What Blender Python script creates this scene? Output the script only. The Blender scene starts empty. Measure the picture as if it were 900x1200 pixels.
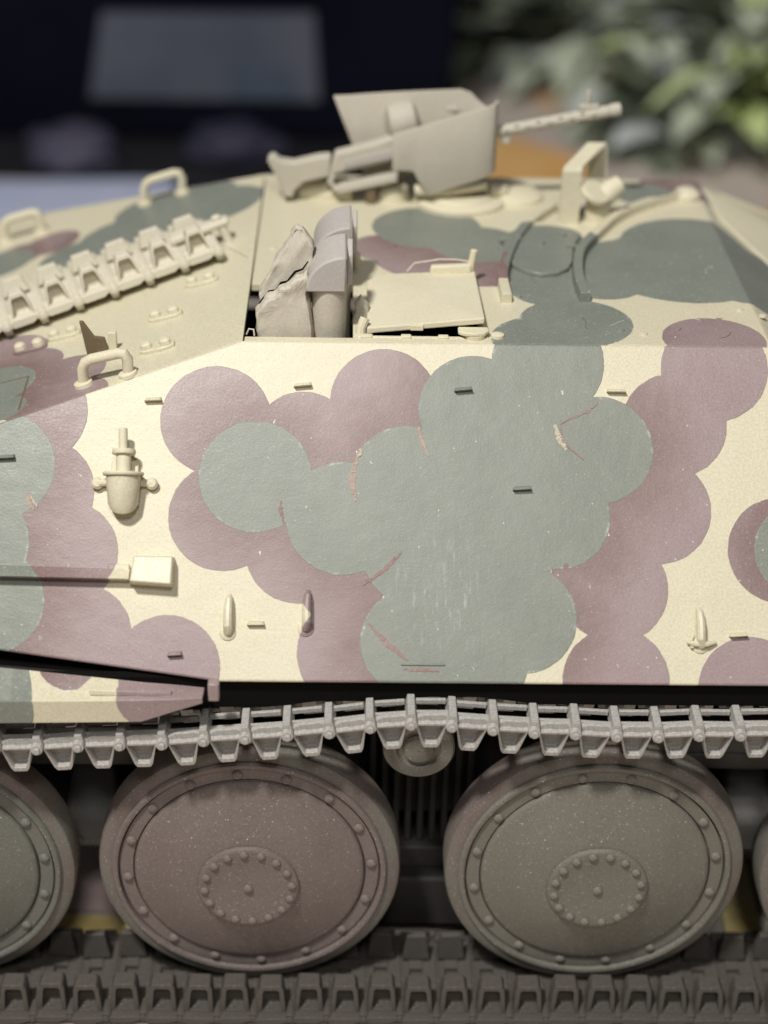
import bpy, bmesh, math, random
from mathutils import Matrix, Vector, noise

random.seed(7)
S = 0.01                      # coordinates below are in millimetres of the scale model; 1 Blender unit = 100 mm
sc = bpy.context.scene
col = sc.collection

# ------------------------------------------------------------------ camera
F_PX, PITCH, YAW, ROLL = 2027.2, math.radians(30.55), math.radians(1.45), math.radians(1.33)
CAM = Vector((-6.26, -102.36, 106.24))
fwd = Vector((math.sin(YAW) * math.cos(PITCH), math.cos(YAW) * math.cos(PITCH), -math.sin(PITCH)))
rgt0 = Vector((math.cos(YAW), -math.sin(YAW), 0))
up0 = rgt0.cross(fwd)
rgt = rgt0 * math.cos(ROLL) + up0 * math.sin(ROLL)
upv = up0 * math.cos(ROLL) - rgt0 * math.sin(ROLL)
cd = bpy.data.cameras.new('camera')
cam = bpy.data.objects.new('camera', cd)
col.objects.link(cam)
cam.matrix_world = Matrix(((rgt.x, upv.x, -fwd.x, CAM.x * S), (rgt.y, upv.y, -fwd.y, CAM.y * S),
                           (rgt.z, upv.z, -fwd.z, CAM.z * S), (0, 0, 0, 1)))
cd.sensor_fit = 'VERTICAL'
cd.sensor_height = 36.0
cd.lens = 36.0 * F_PX / 1200.0
cd.clip_start = 0.02
cd.clip_end = 100
cd.dof.use_dof = True
cd.dof.focus_distance = 1.295
cd.dof.aperture_fstop = 2.05
sc.camera = cam

# ------------------------------------------------------------------ world and lamp
w = bpy.data.worlds.new('World')
sc.world = w
w.use_nodes = True
bg = w.node_tree.nodes['Background']
bg.inputs[0].default_value = (0.95, 0.97, 1.0, 1)
bg.inputs[1].default_value = 0.065


def area_lamp(name, pos, target, size, power, colour):
    ld = bpy.data.lights.new(name, 'AREA')
    ld.shape = 'DISK'
    ld.size = size * S
    ld.energy = power
    ld.color = colour
    o = bpy.data.objects.new(name, ld)
    col.objects.link(o)
    o.location = Vector(pos) * S
    o.rotation_euler = (Vector(target) - Vector(pos)).to_track_quat('-Z', 'Y').to_euler()
    return o


area_lamp('desk_lamp_light', (-98, -138, 362), (0, 15, 35), 34, 139, (1.0, 0.965, 0.905))
area_lamp('room_lamp_light', (4, -235, 330), (0, 20, 25), 60, 31, (1.0, 0.96, 0.92))

sc.view_settings.view_transform = 'Standard'
sc.view_settings.look = 'None'
sc.view_settings.exposure = 0.0
sc.view_settings.gamma = 1.0
sc.render.engine = 'CYCLES'
sc.cycles.use_denoising = True
sc.cycles.max_bounces = 6


# ------------------------------------------------------------------ node helpers
class NT:
    def __init__(self, name):
        self.m = bpy.data.materials.new(name)
        self.m.use_nodes = True
        self.t = self.m.node_tree
        self.b = self.t.nodes['Principled BSDF']

    def n(self, typ, **kw):
        nd = self.t.nodes.new(typ)
        for k, v in kw.items():
            setattr(nd, k, v)
        return nd

    def put(self, sock, v):
        if isinstance(v, bpy.types.NodeSocket):
            self.t.links.new(v, sock)
        elif isinstance(v, (tuple, list)) and len(v) == 3 and sock.type == 'RGBA':
            sock.default_value = (*v, 1)
        else:
            sock.default_value = v

    def math(self, op, a, b=0.0, c=None, clamp=False):
        nd = self.n('ShaderNodeMath', operation=op, use_clamp=clamp)
        self.put(nd.inputs[0], a)
        self.put(nd.inputs[1], b)
        if c is not None:
            self.put(nd.inputs[2], c)
        return nd.outputs[0]

    def vmath(self, op, a, b):
        nd = self.n('ShaderNodeVectorMath', operation=op)
        self.put(nd.inputs[0], a)
        self.put(nd.inputs[1], b)
        return nd.outputs['Value'] if op in ('DISTANCE', 'LENGTH', 'DOT_PRODUCT') else nd.outputs[0]

    def step(self, v, a, b, lo=0.0, hi=1.0):
        nd = self.n('ShaderNodeMapRange', interpolation_type='SMOOTHSTEP')
        self.put(nd.inputs[0], v)
        nd.inputs[1].default_value = a
        nd.inputs[2].default_value = b
        nd.inputs[3].default_value = lo
        nd.inputs[4].default_value = hi
        return nd.outputs[0]

    def mix(self, f, a, b, mode='MIX'):
        nd = self.n('ShaderNodeMix', data_type='RGBA', blend_type=mode)
        self.put(nd.inputs[0], f)
        self.put(nd.inputs[6], a)
        self.put(nd.inputs[7], b)
        return nd.outputs[2]

    def noise(self, vec, scale, detail=2.0, rough=0.5, colour=False):
        nd = self.n('ShaderNodeTexNoise')
        self.put(nd.inputs['Vector'], vec)
        nd.inputs['Scale'].default_value = scale
        nd.inputs['Detail'].default_value = detail
        nd.inputs['Roughness'].default_value = rough
        return nd.outputs[1] if colour else nd.outputs[0]

    def coords(self):
        """object-space coordinates in millimetres"""
        tc = self.n('ShaderNodeTexCoord')
        return self.vmath('MULTIPLY', tc.outputs['Object'], (100, 100, 100))

    def bump(self, h, dist_mm, strength=1.0):
        nd = self.n('ShaderNodeBump')
        nd.inputs['Strength'].default_value = strength
        nd.inputs['Distance'].default_value = dist_mm * S
        self.put(nd.inputs['Height'], h)
        self.t.links.new(nd.outputs[0], self.b.inputs['Normal'])


CREAM = (0.70, 0.652, 0.482)
GREEN = (0.215, 0.238, 0.205)
BROWN_IN = (0.225, 0.146, 0.140)
BROWN_RIM = (0.335, 0.252, 0.256)


def grain(nt, P, colr, speck=1.0, amount=0.10, rough=0.62, height=None, mott=0.16):
    """matt model paint: fine mottling, pale dust grains, fine relief"""
    fine = nt.noise(P, 5.5, 3, 0.6)
    big = nt.noise(P, 0.22, 3, 0.55)
    c = nt.mix(nt.step(fine, 0.3, 0.7), nt.mix(1.0, colr, (1 - amount,) * 3, 'MULTIPLY'), colr)
    c = nt.mix(nt.step(big, 0.3, 0.75, 0.0, mott), c, nt.mix(0.5, c, (0.80, 0.77, 0.70), 'SCREEN'))
    vor = nt.n('ShaderNodeTexVoronoi')
    nt.put(vor.inputs['Vector'], P)
    vor.inputs['Scale'].default_value = 1.5
    keep = nt.math('GREATER_THAN', nt.vmath('DOT_PRODUCT', vor.outputs['Color'], (0.5, 0.5, 0.0)), 0.72)
    sp = nt.math('MULTIPLY', nt.step(vor.outputs['Distance'], 0.04, 0.12, 1, 0), keep)
    dust = nt.step(nt.noise(P, 5.0, 2, 0.75), 0.60, 0.78)
    c = nt.mix(nt.math('MULTIPLY', sp, 0.75 * speck), c, (0.78, 0.77, 0.73))
    c = nt.mix(nt.math('MULTIPLY', dust, 0.55 * speck), c, (0.74, 0.71, 0.68))
    nt.put(nt.b.inputs['Base Color'], c)
    nt.put(nt.b.inputs['Roughness'], nt.step(fine, 0.2, 0.8, rough - 0.1, rough + 0.12))
    nt.b.inputs['Specular IOR Level'].default_value = 0.35
    h = nt.math('MULTIPLY', fine, 0.28)
    h = nt.math('ADD', h, nt.math('MULTIPLY', nt.math('MAXIMUM', sp, dust), 0.3 * speck))
    h = nt.math('ADD', h, nt.math('MULTIPLY', nt.noise(P, 0.7, 2), 0.7))
    if height is not None:
        h = nt.math('ADD', h, height)
    nt.bump(h, 0.045)


def paint(name, c, **kw):
    nt = NT(name)
    grain(nt, nt.coords(), nt.mix(0.0, c, c), **kw)
    return nt.m


def camo(name, greens, browns, streaks=False, cream=CREAM):
    """three-tone disc camouflage painted over one plate: lists of (x, y, radius) in the plate's own millimetres"""
    nt = NT(name)
    P = nt.coords()
    wob = nt.vmath('MULTIPLY', nt.vmath('SUBTRACT', nt.noise(P, 1.6, 3, 0.6, True), (0.5, 0.5, 0.5)), (0.16, 0.16, 0))
    Q = nt.vmath('ADD', nt.vmath('MULTIPLY', P, (1, 1, 0)), wob)

    def sdf(lst):
        acc = None
        for x, y, r in lst:
            d = nt.math('SUBTRACT', nt.vmath('DISTANCE', Q, (x, y, 0)), r)
            acc = d if acc is None else nt.math('MINIMUM', acc, d)
        return acc
    c = nt.mix(0.0, cream, cream)
    h = None
    dg = sdf(greens) if greens else None
    if browns:
        d = sdf(browns)
        m = nt.step(d, -0.035, 0.035, 1, 0)
        spray = nt.math('ADD', dg, nt.math('MULTIPLY', nt.noise(P, 0.4, 4, 0.6), 3.0)) if greens else d
        rim = nt.step(spray, 0.8, 6.2)
        c = nt.mix(m, c, nt.mix(rim, BROWN_IN, BROWN_RIM))
        h = nt.math('MULTIPLY', m, 0.6)
    if greens:
        d = dg
        m = nt.step(d, -0.035, 0.035, 1, 0)
        lip = nt.math('MULTIPLY', nt.step(d, -0.28, -0.05), m)        # pale chipped lip along the masked edge
        lip = nt.math('MULTIPLY', lip, nt.step(nt.noise(P, 0.9, 4, 0.75), 0.53, 0.66))
        g = nt.mix(nt.step(nt.noise(P, 0.18, 2), 0.3, 0.7), GREEN, (0.226, 0.247, 0.214))
        g = nt.mix(nt.math('MULTIPLY', lip, 0.48), g, (0.62, 0.68, 0.64))
        if streaks:                                                     # pale brushed scuffs in the middle of the plate
            sv = nt.vmath('MULTIPLY', P, (3.4, 0.55, 1))
            n1 = nt.step(nt.noise(sv, 1.0, 4, 0.7), 0.52, 0.72)
            area = nt.step(nt.vmath('DISTANCE', nt.vmath('MULTIPLY', Q, (1, 0.8, 0)), (0.6, 6.6 * 0.8, 0)), 1.5, 5.2, 1, 0)
            g = nt.mix(nt.math('MULTIPLY', nt.math('MULTIPLY', n1, area), 0.42), g, (0.55, 0.61, 0.60))
        c = nt.mix(m, c, g)
        h2 = nt.math('MULTIPLY', m, 0.9)
        h = h2 if h is None else nt.math('MAXIMUM', h, h2)
    # loose white flakes and nicks
    fv = nt.vmath('ADD', nt.vmath('MULTIPLY', P, (1.5, 0.8, 1)), nt.vmath('MULTIPLY', nt.noise(P, 2.2, 2, 0.6, True), (1.1, 1.1, 0)))
    vo = nt.n('ShaderNodeTexVoronoi')
    nt.put(vo.inputs['Vector'], fv)
    vo.inputs['Scale'].default_value = 0.55
    fl = nt.math('MULTIPLY', nt.step(vo.outputs['Distance'], 0.03, 0.075, 1, 0), nt.math('GREATER_THAN', nt.vmath('DOT_PRODUCT', vo.outputs['Color'], (0.5, 0.5, 0.0)), 0.55))
    c = nt.mix(nt.math('MULTIPLY', fl, 0.8), c, (0.80, 0.79, 0.75))
    grain(nt, P, c, speck=1.0, amount=0.17, rough=0.40, height=h, mott=0.08)
    nt.b.inputs['Specular IOR Level'].default_value = 0.5
    return nt.m


# ------------------------------------------------------------------ mesh helpers (millimetres)
class MB:
    def __init__(self):
        self.v, self.f = [], []

    def add(self, vs, fs):
        o = len(self.v)
        self.v += [tuple(p) for p in vs]
        self.f += [tuple(i + o for i in q) for q in fs]
        return self

    def box(self, x0, x1, y0, y1, z0, z1):
        vs = [(x, y, z) for z in (z0, z1) for y in (y0, y1) for x in (x0, x1)]
        return self.add(vs, [(0, 2, 3, 1), (4, 5, 7, 6), (0, 1, 5, 4), (2, 6, 7, 3), (0, 4, 6, 2), (1, 3, 7, 5)])

    def hexa(self, bottom, top):
        """eight corners: bottom four counter-clockwise, top four likewise"""
        vs = list(bottom) + list(top)
        return self.add(vs, [(3, 2, 1, 0), (4, 5, 6, 7), (0, 1, 5, 4), (1, 2, 6, 5), (2, 3, 7, 6), (3, 0, 4, 7)])

    def prism(self, poly, lo, hi, fn):
        """poly: counter-clockwise (a, b); fn(a, b, t) -> point"""
        n = len(poly)
        vs = [fn(a, b, lo) for a, b in poly] + [fn(a, b, hi) for a, b in poly]
        fs = [tuple(range(n))[::-1], tuple(range(n, 2 * n))]
        fs += [(i, (i + 1) % n, n + (i + 1) % n, n + i) for i in range(n)]
        return self.add(vs, fs)

    def lathe(self, prof, n, o, axis, ref=None, cap=True):
        """prof: (radius, height along axis)"""
        ax = Vector(axis).normalized()
        a = (Vector(ref) if ref else (Vector((1, 0, 0)) if abs(ax.x) < .9 else Vector((0, 1, 0))))
        a = (a - ax * a.dot(ax)).normalized()
        b = ax.cross(a)
        o = Vector(o)
        vs, fs = [], []
        for r, hh in prof:
            for k in range(n):
                t = 2 * math.pi * k / n
                vs.append(o + ax * hh + (a * math.cos(t) + b * math.sin(t)) * max(r, 1e-4))
        for i in range(len(prof) - 1):
            for k in range(n):
                fs.append((i * n + k, i * n + (k + 1) % n, (i + 1) * n + (k + 1) % n, (i + 1) * n + k))
        if cap:
            fs.append(tuple(range(n))[::-1])
            fs.append(tuple((len(prof) - 1) * n + k for k in range(n)))
        return self.add(vs, fs)

    def tube(self, path, r, n=10, rs=None):
        P = [Vector(p) for p in path]
        prev = None
        vs, fs = [], []
        for i, p in enumerate(P):
            t = (P[min(i + 1, len(P) - 1)] - P[max(i - 1, 0)]).normalized()
            if prev is None:
                a = t.orthogonal().normalized()
            else:
                a = (prev - t * prev.dot(t)).normalized()
            prev = a
            b = t.cross(a)
            rr = rs[i] if rs else r
            for k in range(n):
                q = 2 * math.pi * k / n
                vs.append(p + (a * math.cos(q) + b * math.sin(q)) * rr)
        for i in range(len(P) - 1):
            for k in range(n):
                fs.append((i * n + k, i * n + (k + 1) % n, (i + 1) * n + (k + 1) % n, (i + 1) * n + k))
        fs.append(tuple(range(n))[::-1])
        fs.append(tuple((len(P) - 1) * n + k for k in range(n)))
        return self.add(vs, fs)

    def mesh(self, name, mat, smooth=35):
        me = bpy.data.meshes.new(name)
        me.from_pydata([(x * S, y * S, z * S) for x, y, z in self.v], [], self.f)
        bm = bmesh.new()
        bm.from_mesh(me)
        bmesh.ops.recalc_face_normals(bm, faces=bm.faces)
        bm.to_mesh(me)
        bm.free()
        me.materials.append(mat)
        if smooth:
            me.shade_smooth()
            me.set_sharp_from_angle(angle=math.radians(smooth))
        return me


WORLD = {}


def link(name, data, parent=None, M=None):
    """M: world frame in millimetres"""
    o = bpy.data.objects.new(name, data)
    col.objects.link(o)
    M = M or Matrix.Identity(4)
    WORLD[o.name] = M
    L = M
    if parent is not None:
        o.parent = parent
        L = WORLD[parent.name].inverted() @ M
    L = L.copy()
    L.translation = L.translation * S
    o.matrix_local = L
    return o


def part(name, mb, mat, parent, M=None, bevel=0.0, seg=2, smooth=35, label=None, kind=None):
    o = link(name, mb.mesh(name, mat, smooth), parent, M)
    if bevel:
        md = o.modifiers.new('bevel', 'BEVEL')
        md.width = bevel * S
        md.segments = seg
        md.limit_method = 'ANGLE'
        md.angle_limit = math.radians(40)
        md.harden_normals = False
    if label:
        o['label'] = label
    if kind:
        o['kind'] = kind
    return o


def tag(o, label, cat, kind=None, group=None):
    o['label'] = label
    o['category'] = cat
    if kind:
        o['kind'] = kind
    if group:
        o['group'] = group
    return o


def frame(o, x, y, z):
    return Matrix(((x[0], y[0], z[0], o[0]), (x[1], y[1], z[1], o[1]), (x[2], y[2], z[2], o[2]), (0, 0, 0, 1)))


# ------------------------------------------------------------------ the main planes of the model
YB, ZB, ZR = -0.94, 32.04, 51.47
T40 = math.tan(math.radians(40))
S40, C40 = math.sin(math.radians(40)), math.cos(math.radians(40))
SL = (ZR - ZB) / C40                       # slope length of the side armour
YT = YB + (ZR - ZB) * T40
YFAR = YT + 36.5
YMID = (YT + YFAR) / 2
XR, XF = -14.12, 25.6                      # roof from rear deck to glacis
DS = 0.2796                                # rear deck slope
SIDE = frame((0, YB, ZB), (1, 0, 0), (0, S40, C40), (0, -C40, S40))
FARSIDE = frame((0, 2 * YMID - YB, ZB), (-1, 0, 0), (0, -S40, C40), (0, C40, S40))
FRONT = frame((0, 0, 0), (1, 0, 0), (0, 0, 1), (0, -1, 0))


def deck_z(x):
    return ZR + DS * (x - XR)


def near_y(z):
    return YB + (z - ZB) * T40


# ------------------------------------------------------------------ materials
SIDE_BROWN = [(-15.98, 19.27, 4.08), (-15.25, 12.05, 4.03), (-9.71, 9.58, 3.89), (-3.55, 20.84, 3.98), (-9.52, 17.86, 3.63),
              (-6.1, 17.4, 2.6), (-5.77, 2.12, 3.96), (-6.57, 7.09, 3.12), (21.16, 23.63, 4.03), (18.06, 19.28, 3.93), (16.66, 12.83, 4.0),
              (13.41, 6.97, 3.95), (11.0, 8.3, 2.2), (13.43, 0.24, 3.9), (25.75, 9.93, 3.93), (23.25, -0.3, 3.85), (-29.39, 19.76, 3.94),
              (-28.65, 13.81, 3.9), (-26.74, 9.22, 3.87), (-25.53, 3.18, 3.82), (-19.13, 0.89, 3.87), (-31, 0.5, 4.5), (34, 14, 4), (40, 20, 4), (38, 8, 4)]
SIDE_GREEN = [(-13.0, 15.06, 4.18), (-6.49, 12.01, 4.22), (-1.93, 15.06, 3.94), (3.12, 20.27, 4.11), (8.68, 23.93, 4.21),
              (12.43, 17.34, 4.03), (9.27, 12.3, 3.93), (6.64, 4.71, 3.99), (-1.26, 2.96, 3.91), (-0.97, 9.66, 4.15),
              (3.42, 15.11, 5.09), (3.41, 8.76, 5.34), (2.77, 1.88, 4.34), (-31.72, 15.69, 4.04), (-33.21, 9.97, 3.87),
              (-31.91, 5.61, 3.83), (27.4, 9.93, 3.6), (7.8, 18.8, 3.2), (36, 12, 4), (-37, 14, 4), (-39, 7, 4)]
ROOF_GREEN = [(0.43, 38.96, 4.73), (4.64, 35.18, 3.99), (10.35, 34.24, 4.48), (11.24, 19.34, 4.36), (21.36, 30.9, 7.56), (25.52, 34.21, 5.47), (23, 35.6, 6.2),
              (28.7, 27.04, 4.2), (20.59, 47.78, 2.83), (17.03, 32.96, 3.6), (8.77, 16.16, 4.26), (10.0, 25.8, 3.5), (9.4, 29.6, 3.0), (14.2, 27.2, 3.4), (13.5, 31.5, 3.2), (31, 33, 6), (27.5, 29.5, 6.5), (33, 27, 6)]
ROOF_BROWN = [(0.19, 31.99, 4.4), (-3.32, 34.12, 2.87), (4.35, 30.3, 4.23), (24.61, 50.88, 4.0), (27.53, 49.41, 3.18),
              (21.42, 16.53, 3.91), (6.2, 28.6, 2.6), (32, 42, 3)]
DECK_GREEN = [(-18.18, 46.65, 4.09), (-22.38, 45.72, 4.16), (-27.01, 45.31, 3.83), (-30.54, 42.55, 3.41), (-38.07, 45.4, 3.15),
              (-33.74, 17.85, 3.44), (-32.27, 13.49, 2.0), (-15.51, 47.36, 1.6), (-24, 43, 3), (-20, 50, 3.4), (-24.5, 50, 3.5)]
DECK_BROWN = [(-27.9, 16.92, 3.24), (-31.48, 20.37, 3.0), (-33.66, 47.67, 2.67), (-36.67, 46.54, 2.7), (-26.5, 12.98, 2.5), (-29.93, 15.09, 4.0), (-34.07, 23.37, 3.88)]
FEND_GREEN = [(-33, 31, 4.6)]
FEND_BROWN = [(-26.0, 34.9, 2.9), (-19.2, 32.2, 3.3), (-16, 33, 2)]

M_SIDE = camo('side_armour_paint', SIDE_GREEN, SIDE_BROWN, True)
M_ROOF = camo('roof_armour_paint', ROOF_GREEN, ROOF_BROWN)
M_DECK = camo('deck_armour_paint', DECK_GREEN, DECK_BROWN)
M_FEND = camo('fender_paint', FEND_GREEN, FEND_BROWN)
M_CREAM = paint('cream_paint', CREAM, speck=0.6)
M_SHIELD = paint('pale_grey_beige_paint', (0.52, 0.485, 0.405), speck=0.5)
M_PUTTY = paint('grey_putty_paint', (0.56, 0.52, 0.43), speck=0.3, amount=0.14)
M_SCOPE = paint('lavender_grey_paint', (0.46, 0.43, 0.405), speck=0.7)
M_WBROWN = paint('wheel_brown_paint', (0.180, 0.147, 0.136), mott=0.05, speck=0.9, amount=0.2)
M_WGREEN = paint('wheel_green_paint', (0.178, 0.170, 0.144), mott=0.05, speck=0.9, amount=0.2)
M_WGREY = paint('wheel_grey_green_paint', (0.155, 0.158, 0.135), mott=0.05, speck=0.9, amount=0.2)
def paint2(name, c1, c2, scale=0.09):
    nt = NT(name)
    P = nt.coords()
    c = nt.mix(nt.step(nt.noise(P, scale, 2), 0.40, 0.60), c1, c2)
    grain(nt, P, c, speck=0.8, amount=0.2, mott=0.05)
    return nt.m


M_TYRE = paint2('tyre_overspray_paint', (0.170, 0.138, 0.126), (0.165, 0.160, 0.137))
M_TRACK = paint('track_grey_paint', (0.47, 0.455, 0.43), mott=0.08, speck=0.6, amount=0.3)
M_SPARE = paint('spare_track_paint', (0.68, 0.64, 0.52), speck=0.3)
M_LOWTRACK = paint('shaded_track_paint', (0.085, 0.075, 0.066), mott=0.03, speck=0.3, amount=0.2)  # darker copy of the track grey, low-down shade put into the colour
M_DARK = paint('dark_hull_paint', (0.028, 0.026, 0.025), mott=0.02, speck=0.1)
M_SUSP = paint('suspension_grey_paint', (0.12, 0.117, 0.11), mott=0.04, speck=0.3)
M_BLACK = paint('shade_black', (0.006, 0.006, 0.006), speck=0.0, rough=0.85, mott=0.0)  # black standing in for shade: strip under the plate, crack between flaps
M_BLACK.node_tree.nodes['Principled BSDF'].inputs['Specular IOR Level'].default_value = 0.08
M_RUST = paint('olive_brown_shade_paint', (0.17, 0.125, 0.07), mott=0.03, speck=0.2)
M_SCAR = paint('torn_paint', (0.47, 0.36, 0.30), speck=0.6, amount=0.3)
M_SCARB = paint('torn_brown_paint', (0.34, 0.22, 0.205), speck=0.6, amount=0.3)
M_SCARC = paint('torn_cream_paint', (0.60, 0.53, 0.42), speck=0.5, amount=0.3)
M_FIBRE = paint('lint_fibre', (0.70, 0.66, 0.55), speck=0.0)

# ------------------------------------------------------------------ table and what lies on it
def table_material():
    nt = NT('worn_table_paper')
    P = nt.coords()
    a = nt.noise(P, 0.011, 3, 0.5)
    b = nt.noise(nt.vmath('ADD', P, (310, 70, 0)), 0.02, 2, 0.5)
    c = nt.mix(nt.step(a, 0.38, 0.62), (0.62, 0.53, 0.49), (0.74, 0.66, 0.60))
    c = nt.mix(nt.step(b, 0.56, 0.62, 0, 0.8), c, (0.80, 0.50, 0.25))
    d = nt.noise(nt.vmath('ADD', P, (-90, 400, 0)), 0.025, 2, 0.5)
    c = nt.mix(nt.step(d, 0.58, 0.64, 0, 0.6), c, (0.42, 0.44, 0.37))
    c = nt.mix(nt.step(nt.noise(P, 0.6, 4, 0.6), 0.4, 0.7, 0, 0.25), c, (0.30, 0.25, 0.22))
    nt.put(nt.b.inputs['Base Color'], c)
    nt.b.inputs['Roughness'].default_value = 0.75
    nt.bump(nt.noise(P, 1.5, 3), 0.1)
    return nt.m


tb = MB().box(-900, 900, -500, 1200, -30, 0)
table = part('table', tb, table_material(), None, smooth=0)
tag(table, 'pinkish stained work table the model stands on', 'table', kind='structure')


def sheet(name, pts, mat, z, label, cat, th=0.15, sag=0.0):
    n = len(pts)
    mb = MB().prism(pts, z, z + th, lambda a, b, t: (a, b, t))
    o = part(name, mb, mat, None, smooth=0)
    return tag(o, label, cat)


def blotch(name, c1, c2, scale=0.05, rough=0.7):
    nt = NT(name)
    P = nt.coords()
    c = nt.mix(nt.step(nt.noise(P, scale, 4, 0.55), 0.35, 0.65), c1, c2)
    c = nt.mix(nt.step(nt.noise(P, 1.2, 3, 0.6), 0.4, 0.75, 0, 0.2), c, c1)
    nt.put(nt.b.inputs['Base Color'], c)
    nt.b.inputs['Roughness'].default_value = rough
    nt.bump(nt.noise(P, 0.9, 3), 0.15)
    return nt.m


sheet('paper_sheet', [(-130, 150), (-33, 160), (-29, 193), (-126, 186)], blotch('bluish_paper', (0.50, 0.56, 0.78), (0.60, 0.64, 0.82)), 0.2,
      'pale bluish paper sheet lying behind the rear deck', 'paper')
sheet('masking_tape', [(12, 196), (30, 186), (40, 205), (20, 222)], blotch('orange_tape', (0.85, 0.45, 0.13), (0.9, 0.6, 0.28)), 0.2,
      'orange paper scrap on the table behind the machine gun shield', 'paper scrap')
sheet('masking_tape', [(63, 165), (84, 158), (96, 178), (70, 194)], blotch('rust_tape', (0.68, 0.36, 0.16), (0.75, 0.46, 0.25)), 0.2,
      'rusty orange paper scrap on the table beyond the glacis', 'paper scrap')
sheet('yellow_paper', [(-38, 4.2), (-18, 2.8), (-16, 7.5), (-37, 9)], blotch('yellow_card', (0.9, 0.70, 0.25), (0.95, 0.78, 0.4), 0.2), 0.2,
      'yellow paper strip under the hull between the leftmost wheels', 'paper scrap')
sheet('yellow_paper', [(26.5, 3), (29.6, 3), (30.2, 22), (27.2, 22)], blotch('yellow_card_b', (0.9, 0.70, 0.25), (0.95, 0.8, 0.4), 0.2), 0.2,
      'yellow paper strip under the hull between the rightmost wheels', 'paper scrap')

sheet('desk_mat', [(-300, 190), (-37, 192), (-33, 150), (4, 150), (13, 203), (22, 330), (-300, 330)], blotch('black_mat', (0.006, 0.006, 0.010), (0.012, 0.012, 0.018)), 0.1,
      'black desk mat under the navy box', 'mat', th=.3)
sheet('pink_paper', [(-40, 9.6), (-14, 8.4), (-14, 40), (-40, 40)], blotch('pink_card', (0.80, 0.62, 0.60), (0.9, 0.75, 0.72), 0.1), 0.2,
      'pale pink paper under the hull behind the leftmost wheel gap', 'paper scrap')
sheet('pink_paper', [(30.6, 3), (46, 3), (46, 40), (30.9, 40)], blotch('pink_card_b', (0.80, 0.66, 0.62), (0.9, 0.78, 0.74), 0.1), 0.2,
      'pale pink paper under the hull behind the rightmost wheel gap', 'paper scrap')
# dark storage box with a pale label behind the tank
box = link('storage_box', None, None, frame((-58, 213, 0), (1, 0, 0), (0, 1, 0), (0, 0, 1)))
tag(box, 'dark navy storage box with grey label in the background', 'box')
M_NAVY = blotch('navy_box', (0.002, 0.0025, 0.008), (0.004, 0.0045, 0.012), 0.03, 0.9)
M_NAVY.node_tree.nodes['Principled BSDF'].inputs['Specular IOR Level'].default_value = 0.1
Bx = WORLD[box.name]
part('box_body', MB().hexa([(-64, 0, 0.4), (70, 0, 0.4), (66, 70, 0.4), (-64, 70, 0.4)], [(-66, 2, 32), (72, 2, 32), (67, 72, 32), (-66, 72, 32)]), M_NAVY, box, Bx, bevel=2.0)
part('box_lid', MB().hexa([(-68, 0, 32.2), (74, 0, 32.2), (69, 74, 32.2), (-68, 74, 32.2)], [(-68, 0, 38), (74, 0, 38), (69, 74, 38), (-68, 74, 38)]),
     blotch('black_lid', (0.006, 0.006, 0.008), (0.012, 0.012, 0.016)), box, Bx, bevel=2.0)
lab = part('box_label', MB().prism([(3.5, 8.5), (46, 8.5), (45, 24.5), (6.5, 24)], -0.4, 0.0, lambda a, b, t: (a, t + 0.06 * b - 0.35, b)),
           blotch('grey_label', (0.055, 0.066, 0.098), (0.085, 0.095, 0.130), 0.04), box, Bx, smooth=0, label='grey blue label sheet on the box front')
part('label_patch', MB().prism([(29, 9), (42, 9), (41, 14.5), (30, 15.5)], -0.7, -0.45, lambda a, b, t: (a, t + 0.06 * b - 0.35, b)),
     blotch('blue_patch', (0.035, 0.05, 0.085), (0.055, 0.075, 0.115)), lab, Bx, smooth=0)


def lumpy(name, centre, rad, mat, label, cat, seed, amp=0.28, sub=4):
    bm = bmesh.new()
    bmesh.ops.create_icosphere(bm, subdivisions=sub, radius=1)
    for v in bm.verts:
        k = 1 + amp * noise.noise(v.co * 1.6 + Vector((seed, 0, 0))) + amp * 0.5 * noise.noise(v.co * 4 + Vector((0, seed, 0)))
        v.co = Vector((v.co.x * rad[0], v.co.y * rad[1], max(v.co.z, -0.55) * rad[2])) * k * S
    me = bpy.data.meshes.new(name)
    bm.to_mesh(me)
    bm.free()
    me.materials.append(mat)
    me.shade_smooth()
    zmin = min(v.co.z for v in me.vertices) / S
    o = link(name, me, None, frame((centre[0], centre[1], -zmin + centre[2]), (1, 0, 0), (0, 1, 0), (0, 0, 1)))
    return tag(o, label, cat)


lumpy('crumpled_tissue', (-56.5, 200, 0.3), (8.5, 6, 4.2), blotch('tissue', (0.045, 0.042, 0.075), (0.07, 0.066, 0.105)), 'crumpled lavender tissue in front of the navy box', 'tissue', 3.1)
lumpy('crumpled_cloth', (-27, 203, 0.3), (9, 5, 4), blotch('cloth', (0.014, 0.014, 0.035), (0.03, 0.03, 0.06)), 'crumpled dark violet cloth in front of the navy box', 'cloth', 8.4)

# scenery foliage behind the bow
LEAF = blotch('grey_green_leaf', (0.50, 0.57, 0.44), (0.70, 0.75, 0.62), 0.25)
LEAF_B = blotch('bright_green_leaf', (0.62, 0.76, 0.34), (0.72, 0.82, 0.46), 0.25)
LEAF_D = blotch('dark_green_leaf', (0.11, 0.14, 0.10), (0.19, 0.22, 0.16), 0.25)
LEAF_L = blotch('bluish_leaf', (0.55, 0.60, 0.60), (0.68, 0.72, 0.72), 0.25)


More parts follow.
